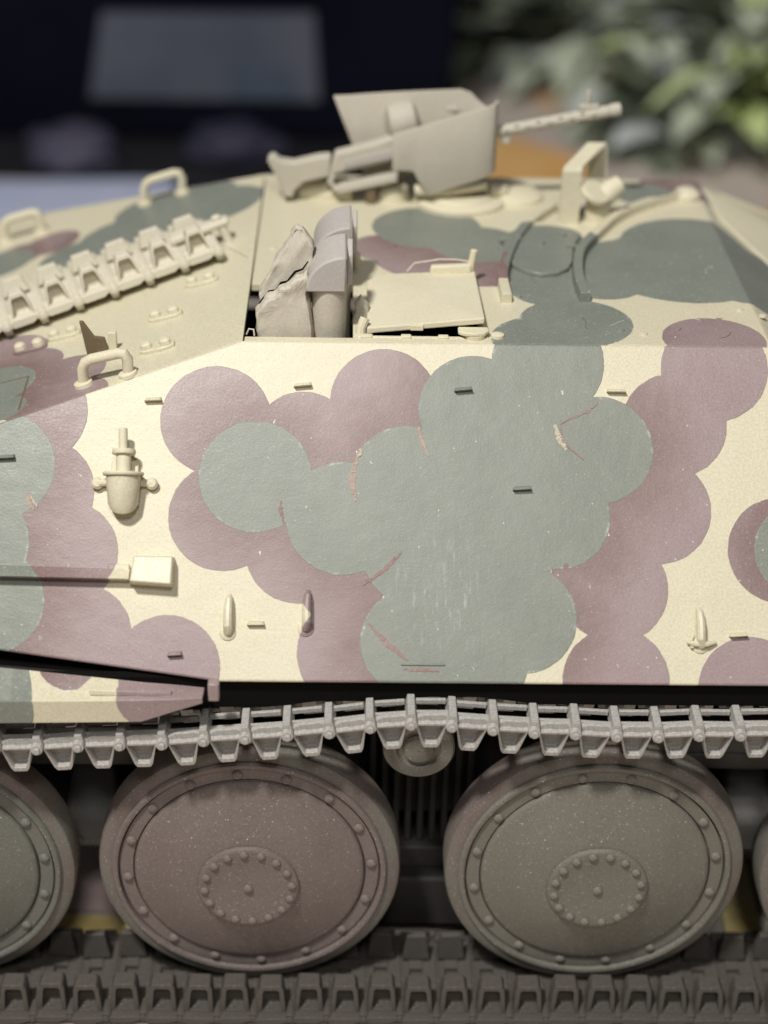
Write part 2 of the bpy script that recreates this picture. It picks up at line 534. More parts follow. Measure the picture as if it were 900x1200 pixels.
def leaf_mesh(mb, o, d, up, ln, wd, curl):
    d = d.normalized()
    s = d.cross(up).normalized()
    n = s.cross(d)
    base = len(mb.v)
    vs, fs = [], []
    K = 5
    for i in range(K + 1):
        t = i / K
        wq = wd * math.sin(math.pi * (0.12 + 0.85 * t)) * (1 - 0.25 * t)
        c = o + d * ln * t + n * (-curl * ln * t * t)
        vs += [c - s * wq + n * wq * 0.35, c, c + s * wq + n * wq * 0.35]
    for i in range(K):
        for j in (0, 1):
            fs.append((i * 3 + j, i * 3 + j + 1, i * 3 + j + 4, i * 3 + j + 3))
    mb.add(vs, fs)


def shrub(name, pos, rad, count, mats, label, seed, ln=(13, 22)):
    rnd = random.Random(seed)
    root = link(name, None, None, frame(pos, (1, 0, 0), (0, 1, 0), (0, 0, 1)))
    tag(root, label, 'scenery plant', group='scenery plants behind the model')
    M = WORLD[root.name]
    st = MB()
    for k in range(7):
        a = rnd.uniform(0, 6.28)
        tip = Vector((math.cos(a) * rad[0] * .7, math.sin(a) * rad[1] * .7, rad[2] * rnd.uniform(.5, .95)))
        st.tube([(0, 0, 0.2), tip * 0.4 + Vector((0, 0, 2)), tip], 0.8, 6, [1.0, .7, .3])
    part('stem', st, LEAF_D, root, M)
    per = [MB() for _ in mats]
    for k in range(count):
        while True:
            p = Vector((rnd.uniform(-1, 1), rnd.uniform(-1, 1), rnd.uniform(0.05, 1)))
            if 0.15 < p.length < 1:
                break
        d = (p.normalized() + Vector((rnd.uniform(-.5, .5), rnd.uniform(-.5, .5), rnd.uniform(-.4, .3))))
        c = Vector((p.x * rad[0], p.y * rad[1], p.z * rad[2]))
        i = min(int(rnd.random() ** 1.4 * len(mats)), len(mats) - 1)
        leaf_mesh(per[i], c, d, Vector((rnd.uniform(-.3, .3), rnd.uniform(-.3, .3), 1)), rnd.uniform(*ln), rnd.uniform(3.4, 6.0), rnd.uniform(.1, .5))
    for i, mb in enumerate(per):
        if mb.f:
            part('foliage', mb, mats[i], root, M, kind='stuff')
    return root


shrub('scenery_shrub', (45, 268, 0), (26, 16, 36), 170, [LEAF, LEAF_D, LEAF_L], 'grey green scenery shrub straight behind the gun muzzle', 11)
shrub('scenery_shrub', (73, 232, 0), (17, 14, 38), 140, [LEAF_D, LEAF, LEAF_L, LEAF_B], 'darker green scenery shrub at the far right edge', 12)
shrub('scenery_shrub', (55, 216, 0), (13, 8, 13), 60, [LEAF, LEAF_L, LEAF_D], 'low pale green sprig in front of the taller shrubs', 15, (9, 13))
shrub('scenery_shrub', (67, 214, 8), (5, 5, 20), 16, [LEAF_B, LEAF], 'bright lime green leafy sprig at the right edge', 16, (18, 26))
lumpy('scenery_rock', (26, 292, 0.3), (20, 12, 26), blotch('olive_rock', (0.36, 0.33, 0.20), (0.70, 0.66, 0.74), 0.06), 'blurred olive and lavender rock left of the shrubs', 'rock', 5.0)

# ------------------------------------------------------------------ the tank
tank = link('tank_model', None, None, Matrix.Identity(4))
tag(tank, 'camouflaged plastic model of a casemate tank destroyer with roof machine gun', 'model tank')

# side armour plate, in its own frame (x, slope, out)
zr = deck_z(-48)
s_rear = (zr - ZB) / (C40 - 0)
s48 = (deck_z(-48) - ZB) / C40
side_poly = [(-48, 4.4), (-31.1, 2.09), (-15.3, 0.0), (52, 0.0), (52, 8.0), (XF, SL), (XR, SL), (-48, s48)]
sp = part('side_armour', MB().prism(side_poly, -0.6, 0.0, lambda a, b, t: (a, b, t)), M_SIDE, tank, SIDE, bevel=0.16, seg=3, smooth=0)
part('side_armour', MB().prism([(-a, b) for a, b in side_poly][::-1], -0.6, 0.0, lambda a, b, t: (a, b, t)), M_CREAM, tank, FARSIDE, bevel=0.16, smooth=0)

# roof: plate with the two open hatches
def grid_plate(xs, ys, holes, z0, z1):
    mb = MB()
    idx = {}
    keep = [[not any(hx0 <= (xs[i] + xs[i + 1]) / 2 <= hx1 and hy0 <= (ys[j] + ys[j + 1]) / 2 <= hy1 for hx0, hx1, hy0, hy1 in holes)
             for j in range(len(ys) - 1)] for i in range(len(xs) - 1)]

    def vid(i, j, k):
        if (i, j, k) not in idx:
            idx[(i, j, k)] = len(mb.v)
            mb.v.append((xs[i], ys[j], (z0, z1)[k]))
        return idx[(i, j, k)]
    def kp(i, j):
        return 0 <= i < len(xs) - 1 and 0 <= j < len(ys) - 1 and keep[i][j]
    for i in range(len(xs) - 1):
        for j in range(len(ys) - 1):
            if not keep[i][j]:
                continue
            mb.f.append((vid(i, j, 1), vid(i + 1, j, 1), vid(i + 1, j + 1, 1), vid(i, j + 1, 1)))
            mb.f.append((vid(i, j, 0), vid(i, j + 1, 0), vid(i + 1, j + 1, 0), vid(i + 1, j, 0)))
            for di, dj, e in ((-1, 0, ((0, 0), (0, 1))), (1, 0, ((1, 0), (1, 1))), (0, -1, ((0, 0), (1, 0))), (0, 1, ((0, 1), (1, 1)))):
                if not kp(i + di, j + dj):
                    a, b = e
                    mb.f.append((vid(i + a[0], j + a[1], 0), vid(i + b[0], j + b[1], 0), vid(i + b[0], j + b[1], 1), vid(i + a[0], j + a[1], 1)))
    return mb


roof = part('roof_plate', grid_plate([XR + 0.12, -13.2, -5.9, -4.4, 3.7, XF], [YT + 0.05, 16.1, 16.5, 26.0, 28.5, YFAR - 0.05],
                                     [(-20, -5.9, 16.1, 26.0), (-4.4, 3.7, 16.5, 26.0)], ZR - 0.6, ZR), M_ROOF, tank, bevel=0.06, smooth=0)
# rear deck and glacis
x0 = -48
dk = MB()
ya, yb_, = near_y(deck_z(XR)), near_y(deck_z(x0))
top = [(x0, yb_ + 0.05, deck_z(x0)), (XR, ya + 0.05, ZR), (XR, 2 * YMID - ya - 0.05, ZR), (x0, 2 * YMID - yb_ - 0.05, deck_z(x0))]
dk.hexa([(p[0], p[1], p[2] - 0.6) for p in top], top)
deck = part('engine_deck', dk, M_DECK, tank, bevel=0.06, smooth=0)
GX = 52
gz = ZR - 0.577 * (GX - XF)
yg = near_y(gz)
top = [(XF + 0.02, YT + 0.05, ZR), (GX, yg, gz), (GX, 2 * YMID - yg, gz), (XF + 0.02, YFAR - 0.05, ZR)]
glacis = part('glacis_plate', MB().hexa([(p[0], p[1], p[2] - 0.7) for p in top], top), M_ROOF, tank, bevel=0.06, smooth=0)


def gl(x, y, h=0.0):
    return (x + 0.5 * h, y, ZR - 0.577 * (x - XF) + 0.866 * h)


part('glacis_strip', MB().hexa([gl(26.6, 43.6, -.1), gl(33, 34.5, -.1), gl(42, 55, -.1), gl(26.2, 51.5, -.1)], [gl(26.9, 43.6, .14), gl(33, 34.5, .14), gl(42, 55, .14), gl(26.6, 51.5, .1)]),
     M_CREAM, glacis, bevel=0.12)
# rear plate, lower hull, inside
part('rear_plate', MB().hexa([(-48.2, 0.5, 32), (-47.6, 0.5, 32), (-47.6, 66.5, 32), (-48.2, 66.5, 32)],
                             [(-48.2, yb_ + .3, deck_z(-48) - .1), (-47.6, yb_ + .3, deck_z(-48) - .1), (-47.6, 2 * YMID - yb_ - .3, deck_z(-48) - .1), (-48.2, 2 * YMID - yb_ - .3, deck_z(-48) - .1)]), M_CREAM, tank)
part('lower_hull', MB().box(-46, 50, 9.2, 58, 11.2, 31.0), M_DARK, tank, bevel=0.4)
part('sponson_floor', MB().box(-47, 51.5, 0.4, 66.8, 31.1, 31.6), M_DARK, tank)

# added black strip under the plate, painting the hull's shade over the track
lip = MB()  # mesh of the added shade strip
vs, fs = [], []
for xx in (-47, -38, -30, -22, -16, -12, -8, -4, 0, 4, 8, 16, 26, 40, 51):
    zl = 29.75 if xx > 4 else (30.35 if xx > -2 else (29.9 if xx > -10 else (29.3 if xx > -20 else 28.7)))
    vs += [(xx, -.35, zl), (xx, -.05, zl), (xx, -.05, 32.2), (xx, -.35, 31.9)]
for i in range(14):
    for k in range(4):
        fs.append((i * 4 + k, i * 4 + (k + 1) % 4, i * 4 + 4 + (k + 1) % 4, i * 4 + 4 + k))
part('hull_shade_strip', lip.add(vs, fs), M_BLACK, tank, smooth=0)

# ---- fittings on the side armour
def side_part(name, mb, mat=None, bevel=0.08, **kw):
    return part(name, mb, mat or M_SIDE, sp, SIDE, bevel=bevel, **kw)


for (x, s, wd) in ((-20.62, 20.75, 1.4), (-9.58, 22.0, 1.45), (2.36, 21.8, 1.45), (6.7, 14.36, 1.5), (13.77, 21.82, 1.55), (-12.73, 4.2, 1.4),
                   (-18.54, 1.95, 1.2), (22.42, 3.68, 1.45), (-31.31, 16.3, 1.5)):
    r = random.Random(x)
    tl = r.uniform(-0.10, 0.02)
    side_part('bracket', MB().hexa([(x - wd / 2, s - .12 + wd / 2 * tl, -.1), (x + wd / 2, s - .12 - wd / 2 * tl, -.1), (x + wd / 2 - .1, s + .22 - wd / 2 * tl, -.1), (x - wd / 2 + .1, s + .22 + wd / 2 * tl, -.1)],
                                   [(x - wd / 2 + .06, s - .16 + wd / 2 * tl, .58), (x + wd / 2 - .06, s - .16 - wd / 2 * tl, .58), (x + wd / 2 - .2, s + .06 - wd / 2 * tl, .42), (x - wd / 2 + .2, s + .06 + wd / 2 * tl, .42)]), bevel=0.06)
side_part('weld_strip', MB().box(-2.2, 1.0, 1.25, 1.42, -0.05, 0.14), bevel=0.05)
for (x, s, tlt) in ((-14.78, 4.75, 0.06), (-9.15, 5.1, 0.10), (19.62, 4.1, -0.05)):
    hk = MB()
    hk.tube([(x, s - 1.2, -0.1), (x + .05, s - 1.15, 0.4), (x + tlt, s - 0.8, 0.75), (x + tlt, s + 0.3, 0.8), (x + tlt * 1.5, s + 1.1, 0.6), (x + tlt * 2, s + 1.45, 0.25)], .3, 10, [.34, .34, .34, .32, .28, .18])
    hk.lathe([(.62, -.02), (.62, .10), (.45, .2), (.02, .2)], 14, (x, s - 1.2, 0), (0, 0, 1))
    if x > 15:
        hk.tube([(x - 1.0, s - 1.0, .3), (x - .4, s - 1.15, .5), (x + .4, s - 1.15, .5), (x + 1.1, s - 1.0, .28)], .2, 8, [.12, .22, .22, .12])
        hk.tube([(x - .55, s - .5, .2), (x - .75, s - .9, .35), (x - .6, s - 1.4, .2)], .16, 8)
    side_part('hook', hk, bevel=0)
# cup bracket with an upright pin
cx, cs = -22.5, 14.45
cupm = side_part('cup_bracket', MB().tube([(cx, cs - 1.9, 0.75), (cx, cs - 1.7, 0.95), (cx, cs - .3, 1.15), (cx, cs + .45, 1.3)], 1, 22, [.92, 1.1, 1.24, 1.26]), bevel=0.06)
cp = MB()
cp.lathe([(1.46, -.13), (1.52, 0), (1.46, .13), (1.04, .13), (1.04, -.13)], 22, (cx, cs + .45, 1.3), (0, 1, .12), cap=False)
part('cup_rim', cp, M_CREAM, cupm, SIDE)
part('cup_inside', MB().lathe([(1.08, 0), (1.08, .1), (.02, .14)], 18, (cx, cs + .40, 1.3), (0, 1, .12)), M_CREAM, cupm, SIDE)
pn = MB().tube([(cx, cs + .2, 1.3), (cx, cs + 2.0, 1.35)], .54, 14).tube([(cx - .05, cs + 1.9, 1.35), (cx - .1, cs + 3.8, 1.5)], .33, 12)
pn.lathe([(.4, -.18), (.84, -.18), (.88, 0), (.84, .2), (.4, .2)], 18, (cx, cs + 2.05, 1.35), (0, 1, 0.05))
part('pin', pn, M_CREAM, cupm, SIDE, bevel=.05)
for sx in (-1, 1):
    ear = MB()
    ear.tube([(cx + sx * 1.2, cs - .05, .55), (cx + sx * 2.0, cs - .1, .5)], .28, 10)
    ear.lathe([(.42, -.35), (.46, .1), (.30, .32), (.02, .36)], 14, (cx + sx * 2.0, cs - .1, .4), (0, 0, 1))
    part('mounting_lug', ear, M_CREAM, cupm, SIDE)
part('backing_pad', MB().box(cx - 1.0, cx + 1.0, cs - 1.2, cs + 1.6, -.1, .55), M_CREAM, cupm, SIDE, bevel=.1)
# tool bar and its end block
side_part('tool_bar', MB().hexa([(-48, 7.62, -.1), (-21.9, 7.22, -.1), (-21.9, 8.0, -.1), (-48, 8.6, -.1)], [(-48, 7.62, 1.15), (-21.9, 7.22, 1.15), (-21.9, 8.0, .6), (-48, 8.6, .6)]), bevel=.06)
side_part('bar_clamp', MB().hexa([(-21.9, 6.95, -.1), (-18.75, 6.75, -.1), (-18.7, 9.0, -.1), (-21.7, 9.0, -.1)], [(-21.8, 7.0, 1.6), (-18.8, 6.8, 1.6), (-18.75, 8.9, 1.3), (-21.6, 8.9, 1.3)]), bevel=.12)
side_part('clamp_tab', MB().box(-23.5, -21.95, 7.4, 8.4, -.1, .62), bevel=.08)

# torn paint along the masked edges of the green discs
def scar(pts, wid, mat, h=0.05):
    r = random.Random(str(pts))
    mb = MB()
    L, Rr = [], []
    fine = []
    for (a, b) in zip(pts[:-1], pts[1:]):
        for k in range(6):
            t = k / 6
            fine.append((a[0] + (b[0] - a[0]) * t, a[1] + (b[1] - a[1]) * t))
    fine.append(pts[-1])
    n = len(fine)
    for i, p in enumerate(fine):
        q0, q1 = fine[max(i - 1, 0)], fine[min(i + 1, n - 1)]
        d = Vector((q1[0] - q0[0], q1[1] - q0[1])).normalized()
        e = wid * (0.35 + 0.65 * math.sin(math.pi * (i + .4) / (n - .2))) * r.uniform(.55, 1.2)
        off = r.uniform(-.06, .06)
        L.append((p[0] - d.y * (e + off), p[1] + d.x * (e + off)))
        Rr.append((p[0] + d.y * (e - off), p[1] - d.x * (e - off)))
    for i in range(n - 1):
        z = [h * r.uniform(.4, 1.3) for _ in range(4)]
        mb.hexa([(*L[i], -.05), (*Rr[i], -.05), (*Rr[i + 1], -.05), (*L[i + 1], -.05)],
                [(*L[i], z[0]), (*Rr[i], z[1]), (*Rr[i + 1], z[2]), (*L[i + 1], z[3])])
    return side_part('paint_tear', mb, mat, bevel=0, smooth=0)


scar([(-5.45, 16.7), (-5.8, 15.6), (-5.85, 14.6), (-5.55, 13.3)], .22, M_SCAR)
scar([(-5.2, 17.2), (-5.45, 16.6)], .17, M_SCARC, .09)
scar([(-1.0, 18.95), (-.75, 17.9), (-.2, 16.75)], .17, M_SCAR)
scar([(9.15, 19.2), (9.45, 18.2), (10.0, 17.3)], .26, M_SCARC)
scar([(12.4, 21.0), (11.6, 20.2), (9.5, 19.3)], .10, M_SCARB)
scar([(9.55, 19.0), (9.7, 17.9), (11.25, 16.5)], .09, M_SCARB)
scar([(-5.0, 7.05), (-3.5, 8.15), (-2.2, 9.5)], .17, M_SCARB)
scar([(-4.6, 4.3), (-3.1, 2.7), (-1.7, 1.6)], .17, M_SCARB)
scar([(-11.05, 13.3), (-11.1, 12.4), (-10.8, 11.6)], .14, M_SCARB)
scar([(-29.75, 13.7), (-29.5, 13.0), (-29.1, 12.4)], .17, M_SCAR)
scar([(-2.0, .95), (-.6, .9), (.6, .85)], .12, M_SCARB)
scar([(9.75, 8.75), (9.95, 8.45)], .2, M_SCARB)
scar([(-29.4, 13.5), (-28.9, 12.6)], .1, M_SCARC, .1)

# rear fender, outside the hull line over the track
fm = MB()
low = [(-48, 29.4), (-30, 29.75), (-20.8, 29.95), (-18.5, 30.85), (-16.35, 31.65)]
crs = [(-48, 31.4), (-30, 31.75), (-20.8, 31.95), (-18.5, 32.05), (-16.35, 32.2)]
bck = [35.0, 33.15, 32.05, 31.85, 31.6]
vs, fs = [], []
for (a, b), (c, d), e in zip(low, crs, bck):
    vs += [(a, b, 3.1), (c, d, 3.2), (c, e, 1.1), (c, e - .3, 1.1), (c, d - .4, 2.85), (a, b, 2.8)]
for i in range(len(low) - 1):
    for k in range(6):
        fs.append((i * 6 + k, i * 6 + (k + 1) % 6, (i + 1) * 6 + (k + 1) % 6, (i + 1) * 6 + k))
fs += [tuple(range(6))[::-1], tuple((len(low) - 1) * 6 + k for k in range(6))]
fm.add(vs, fs)
fend = part('rear_fender', fm, M_FEND, tank, FRONT, bevel=.07, smooth=25)
part('fender_end_block', MB().box(-15.95, -15.15, 31.8, 33.3, 2.3, 3.1), M_FEND, fend, FRONT, bevel=.12)
part('fender_rib', MB().hexa([(-24.4, 32.0, 2.7), (-18.6, 31.95, 2.7), (-18.6, 32.0, 2.2), (-24.4, 32.2, 2.2)],
                             [(-24.4, 32.35, 2.6), (-18.6, 32.2, 2.6), (-18.6, 32.2, 2.25), (-24.4, 32.5, 2.25)]), M_FEND, fend, FRONT, bevel=.04)

# ---- roof fittings: scissor periscope in the open rear hatch
scope = link('scissor_periscope', None, tank, Matrix.Identity(4))
def scope_ear(dx, dy, dz, tall):
    part('periscope_tube', MB().lathe([(1.3, 0), (1.3, tall)], 28, (-7.72 + dx, 18.2 + dy, 55.0 + dz - tall), (0, 0, 1)), M_PUTTY, scope)
    arc = [(-6.45, 54.85)] + [(-6.45 + .0 - 3.0 * math.sin(t), 54.85 + 2.75 * math.cos(t)) for t in [k * math.pi / 2 / 10 for k in range(11)]]
    arc = arc[1:] + [(-9.3, 54.8), (-6.45, 54.8)]
    part('periscope_head', MB().prism(arc, 16.75, 20.6, lambda a, b, t: (a + dx, t + dy, b + dz + (t - 16.75) * 0.12)), M_SCOPE, scope, bevel=.14)
    part('head_flange', MB().prism([(18.4, 54.7), (20.5, 55.0), (20.8, 57.5), (19.8, 57.9), (18.6, 57.0)], 0, .42, lambda a, b, t: (-6.38 + t + dx, a + dy, b + dz)), M_SCOPE, scope, bevel=.1)


scope_ear(0, 0, 0, 9)
scope_ear(0.35, 7.7, -.65, 9)
# cracked rough cloth-like flaps left of the periscope
def rough_slab(name, poly, y0, y1, lean, seed, mat):
    o = part(name, MB().prism(poly, y0, y1, lambda a, b, t: (a, t + (b - 51) * lean, b)), mat, scope, bevel=.18, smooth=50)
    o.modifiers.new('sub', 'SUBSURF').subdivision_type = 'SIMPLE'
    o.modifiers['sub'].levels = o.modifiers['sub'].render_levels = 3
    tx = bpy.data.textures.new(name, 'CLOUDS')
    tx.noise_scale = 0.013
    md = o.modifiers.new('rough', 'DISPLACE')
    md.texture = tx
    md.strength = 0.0065
    md.mid_level = 0.5
    return o


rough_slab('splash_flap', [(-13.0, 49.4), (-8.75, 49.4), (-9.3, 54.4), (-9.35, 56.3), (-9.7, 55.9), (-10.3, 55.75), (-10.9, 55.0), (-11.35, 54.9), (-11.7, 54.35), (-12.3, 54.2), (-12.8, 53.5), (-13.2, 53.1)], 16.5, 17.7, 0.10, 1, M_PUTTY)
rough_slab('splash_flap', [(-13.0, 53.2), (-9.0, 53.2), (-8.9, 57.4), (-9.6, 58.9), (-10.3, 59.0), (-11.8, 56.3), (-13.1, 54.0)], 18.15, 19.2, 0.11, 2, M_PUTTY)
part('flap_crack_shade', MB().tube([(-13.1, 17.75, 53.2), (-12.75, 17.85, 53.7), (-12.2, 17.95, 54.3), (-11.7, 17.95, 54.45), (-11.3, 18.0, 55.0), (-10.85, 18.0, 55.15), (-10.25, 18.05, 55.9), (-9.7, 18.1, 56.1), (-9.3, 18.15, 56.7)], .14, 6, [.03, .08, .13, .08, .12, .07, .1, .07, .05]), M_BLACK, scope)  # black tube laid along the crack, painting in its shade
part('flap_wire', MB().tube([(-13.9, 16.6, 51.4), (-13.7, 16.5, 51.9), (-13.35, 16.5, 51.85), (-13.3, 16.4, 51.4)], .07, 6), M_FIBRE, scope)

# square hatch lid standing ajar over the second opening
lidf = MB()
T = [(-4.85, 16.75, 51.98), (4.0, 16.9, 52.85), (3.85, 27.1, 52.45), (-3.9, 26.7, 52.2), (-4.8, 25.4, 52.15)]
B = [(x, y, z - .5) for x, y, z in T]
lidf.add(B + T, [(4, 3, 2, 1, 0), (5, 6, 7, 8, 9)] + [(i, (i + 1) % 5, 5 + (i + 1) % 5, 5 + i) for i in range(5)])
lid = part('hatch_lid', lidf, M_CREAM, tank, bevel=.10, smooth=0)
part('lid_hinge', MB().hexa([(.2, 26.3, 52.2), (3.6, 26.5, 52.4), (3.6, 27.4, 52.4), (.2, 27.2, 52.2)], [(.3, 26.4, 53.0), (3.5, 26.6, 53.1), (3.5, 27.2, 53.1), (.3, 27.0, 53.0)]), M_CREAM, lid, bevel=.15)
part('lid_pin', MB().tube([(3.45, 27.0, 52.3), (3.75, 27.1, 54.2)], .3, 10), M_CREAM, lid, bevel=.06)
part('lid_thread', MB().tube([(-1.6, 27.0, 52.3), (-1.0, 27.1, 53.0), (.4, 27.2, 53.2), (1.0, 27.0, 53.4), (2.4, 27.2, 53.3), (3.3, 27.1, 53.2)], .06, 6), M_FIBRE, lid)
part('lid_notch', MB().box(-1.6, -.6, 16.6, 17.0, 51.85, 52.3), M_CREAM, lid, bevel=.06)
sill = part('hatch_sill', MB().box(-5.6, 4.3, 16.12, 16.42, ZR - .1, ZR + .07), M_ROOF, roof, bevel=.06)
for (x, wd) in ((-4.9, .9), (-1.9, .8), (.9, .8)):
    part('sill_clip', MB().box(x - wd / 2, x + wd / 2, 15.98, 16.5, ZR - .1, ZR + .2), M_CREAM, sill, bevel=.1)
part('hatch_catch', MB().prism([(2.0, 16.2), (2.4, 15.9), (3.2, 15.75), (4.0, 15.95), (4.35, 16.4), (4.3, 17.0), (2.0, 17.0)], ZR + .28, ZR + .62, lambda a, b, t: (a, b, t)), M_CREAM, roof, bevel=.1)
part('catch_foot', MB().lathe([(.8, -.1), (.8, .3)], 16, (3.3, 16.5, ZR), (0, 0, 1)), M_CREAM, roof)
part('roof_stud', MB().lathe([(.55, -.05), (.5, .2), (.1, .3)], 14, (5.0, 16.6, ZR), (0, 0, 1)), M_CREAM, roof)
rag = rough_slab('sealing_rag', [(-5.9, 50.0), (-4.6, 50.0), (-4.7, 52.2), (-5.3, 53.4), (-5.8, 52.6)], 19.5, 20.4, .0, 5, M_SHIELD)
part('hatch_post', MB().tube([(-5.35, 16.6, 50.2), (-5.3, 16.9, 51.9), (-5.0, 17.2, 52.6)], .38, 10), M_CREAM, tank)

# sight slide: two curved rails and a half-round plate
def rail(pts, wd, ht):
    mb = MB()
    P_ = [Vector((p[0], p[1], 0)) for p in pts]
    vs, fs = [], []
    # smooth the polyline
    for _ in range(2):
        Q_ = [P_[0]]
        for a, b in zip(P_[:-1], P_[1:]):
            Q_ += [a * .75 + b * .25, a * .25 + b * .75]
        P_ = Q_ + [P_[-1]]
    for i, p in enumerate(P_):
        d = (P_[min(i + 1, len(P_) - 1)] - P_[max(i - 1, 0)]).normalized()
        s_ = Vector((-d.y, d.x, 0)) * wd / 2
        for q, z in ((p + s_, ZR - .05), (p - s_, ZR - .05), (p - s_ * .85, ZR + ht), (p + s_ * .85, ZR + ht)):
            vs.append((q.x, q.y, z))
    for i in range(len(P_) - 1):
        for k in range(4):
            fs.append((i * 4 + k, i * 4 + (k + 1) % 4, i * 4 + 4 + (k + 1) % 4, i * 4 + 4 + k))
    fs += [(3, 2, 1, 0), tuple((len(P_) - 1) * 4 + k for k in range(4))]
    mb.add(vs, fs)
    return part('sight_rail', mb, M_ROOF, roof, bevel=.05, smooth=30)


rail([(6.15, 22.9), (6.05, 27.1), (6.75, 31), (7.9, 35.7), (9.5, 39.7), (11.8, 43.3)], .92, .8)
rail([(12.4, 23.3), (12.2, 27.3), (12.8, 32.2), (13.8, 34.7), (15.15, 37.3), (16.7, 40.4), (18.7, 43), (22.2, 45.9), (24.0, 47)], .92, .8)
slide = [(6.9, 36.5), (6.75, 32), (7.2, 30), (8.2, 28.6), (9.4, 28.05), (10.7, 28.35), (11.7, 29.4), (12.2, 31), (12.6, 34), (13.6, 37.0), (12, 40), (9.6, 39.5)]
sl = part('sight_slide', MB().prism(slide, ZR - .05, ZR + .38, lambda a, b, t: (a, b, t)), M_ROOF, roof, bevel=.08)
part('slide_clip', MB().box(6.4, 8.4, 35.0, 35.25, ZR + .3, ZR + .62), M_ROOF, sl, bevel=.05)
part('slide_clip', MB().box(12.0, 13.6, 33.7, 33.95, ZR + .3, ZR + .62), M_ROOF, sl, bevel=.05)
part('slide_stud', MB().lathe([(.4, 0), (.36, .2), (.1, .25)], 12, (9.9, 34.6, ZR + .38), (0, 0, 1)), M_ROOF, sl)
part('slide_stud', MB().lathe([(.4, 0), (.36, .2), (.1, .25)], 12, (11.9, 36.6, ZR + .38), (0, 0, 1)), M_ROOF, sl)
part('rail_knob', MB().lathe([(1.25, -.05), (1.3, .4), (1.15, .58), (.7, .9), (.02, .95)], 20, (24.3, 47.1, ZR), (0, 0, 1)), M_CREAM, roof)

# sight guard: bent sheet with the sight head beside it
guard = link('sight_guard', None, tank, Matrix.Identity(4))
path = [(12.05, 40.2, ZR), (12.0, 40.25, 56.2), (12.1, 40.4, 56.5), (14.6, 44.6, 57.2), (14.75, 44.8, 56.9), (14.9, 44.9, 54.0)]
gm = MB()
vs, fs = [], []
for (x, y, z) in path:
    vs += [(x, y, z), (x + 1.65, y + .05, z)]
for i in range(len(path) - 1):
    fs.append((2 * i, 2 * i + 1, 2 * i + 3, 2 * i + 2))
gs = part('guard_sheet', gm.add(vs, fs), M_CREAM, guard, smooth=0)
md = gs.modifiers.new('thick', 'SOLIDIFY')
md.thickness = .32 * S
md.offset = 0
part('sight_body', MB().lathe([(1.15, 0), (1.1, 1.9), (1.0, 2.4), (.1, 2.5)], 22, (15.5, 41.2, ZR - .05), (0, 0, 1)), M_CREAM, guard)
part('sight_cap', MB().lathe([(1.35, -.28), (1.45, 0), (1.35, .28), (.02, .34)], 24, (15.0, 40.6, 54.2), (.42, -.30, .85)), M_CREAM, guard, bevel=.05)
part('sight_arm', MB().tube([(15.6, 41.4, 53.2), (16.6, 41.7, 54.1), (17.4, 41.9, 54.6)], 1, 16, [1.0, 1.0, .8]), M_CREAM, guard)

# small blemishes on the roof: weld studs and lint
for (x, y) in ((-9.8, 35.0), (-12.6, 33.6), (-2.6, 34.6), (26, 21), (22.5, 20.5), (14.5, 18.0), (16.2, 17.4), (24.4, 22.2), (18.9, 18.4), (7.2, 24.2)):
    part('roof_stud', MB().lathe([(.32, -.03), (.28, .1), (.05, .14)], 10, (x, y, ZR), (0, 0, 1)), M_ROOF, roof)
rl = random.Random(4)
for k in range(8):
    x, y = rl.uniform(8, 25), rl.uniform(16.5, 33)
    a = rl.uniform(0, 6.28)
    p = [Vector((x, y, ZR + .02))]
    for j in range(5):
        a += rl.uniform(-.7, .7)
        p.append(p[-1] + Vector((math.cos(a) * .28, math.sin(a) * .45, 0)))
    part('lint', MB().tube(p, .022, 5), (M_RUST, M_FIBRE, M_ROOF)[k % 3], roof)

# ---- remote machine gun
gun = link('machine_gun', None, tank, Matrix.Identity(4))
XZ = lambda y0: (lambda a, b, t: (a, y0 + t, b))
stock = part('gun_stock', MB().prism([(-13.35, 55.75), (-13.05, 54.7), (-12.55, 53.3), (-11.95, 52.1), (-11.3, 51.85), (-11.1, 52.6), (-10.3, 53.35), (-8.0, 53.95), (-7.9, 55.85),
                                      (-9.0, 55.75), (-11.2, 55.2), (-12.4, 55.35), (-12.9, 55.8)], -.7, .7, XZ(45)), M_SHIELD, gun, bevel=.25, seg=3)
for k in range(9):
    t = (k + .5) / 9
    x, z = -13.4 + 1.5 * t + .1 * math.sin(3 * t), 55.5 - 3.4 * t
    part('butt_rib', MB().tube([(x, 44.25, z), (x, 45.75, z)], .2, 8), M_SHIELD, stock)
part('receiver', MB().prism([(-8.1, 54.05), (-2.0, 55.6), (5.2, 57.3), (5.2, 58.9), (-2.4, 57.7), (-4.2, 57.0), (-7.6, 56.1)], -.7, .7, XZ(45)), M_SHIELD, gun, bevel=.22, seg=3)
part('receiver_slot', MB().prism([(-6.8, 54.75), (-2.4, 55.8), (-2.4, 56.6), (-6.8, 55.4)], -.82, -.66, XZ(45)), M_SCOPE, gun, bevel=.06)
part('lower_rail', MB().prism([(-7.8, 52.9), (-7.2, 52.5), (-2.0, 53.7), (-2.0, 54.35), (-7.2, 53.2)], -1.1, .6, XZ(45)), M_SHIELD, gun, bevel=.12)
part('trigger_guard', MB().tube([(-7.6, 44.4, 54.2), (-8.0, 44.4, 53.5), (-7.5, 44.4, 52.9), (-6.4, 44.4, 53.1)], .28, 8), M_SHIELD, gun)
part('gun_cradle', MB().box(2.5, 5.0, 44.0, 46.4, ZR + .4, 57.0), M_RUST, gun, bevel=.15)
part('gun_leg', MB().box(-4.8, -3.9, 44.2, 45.6, ZR - .05, 53.6), M_RUST, gun, bevel=.15)
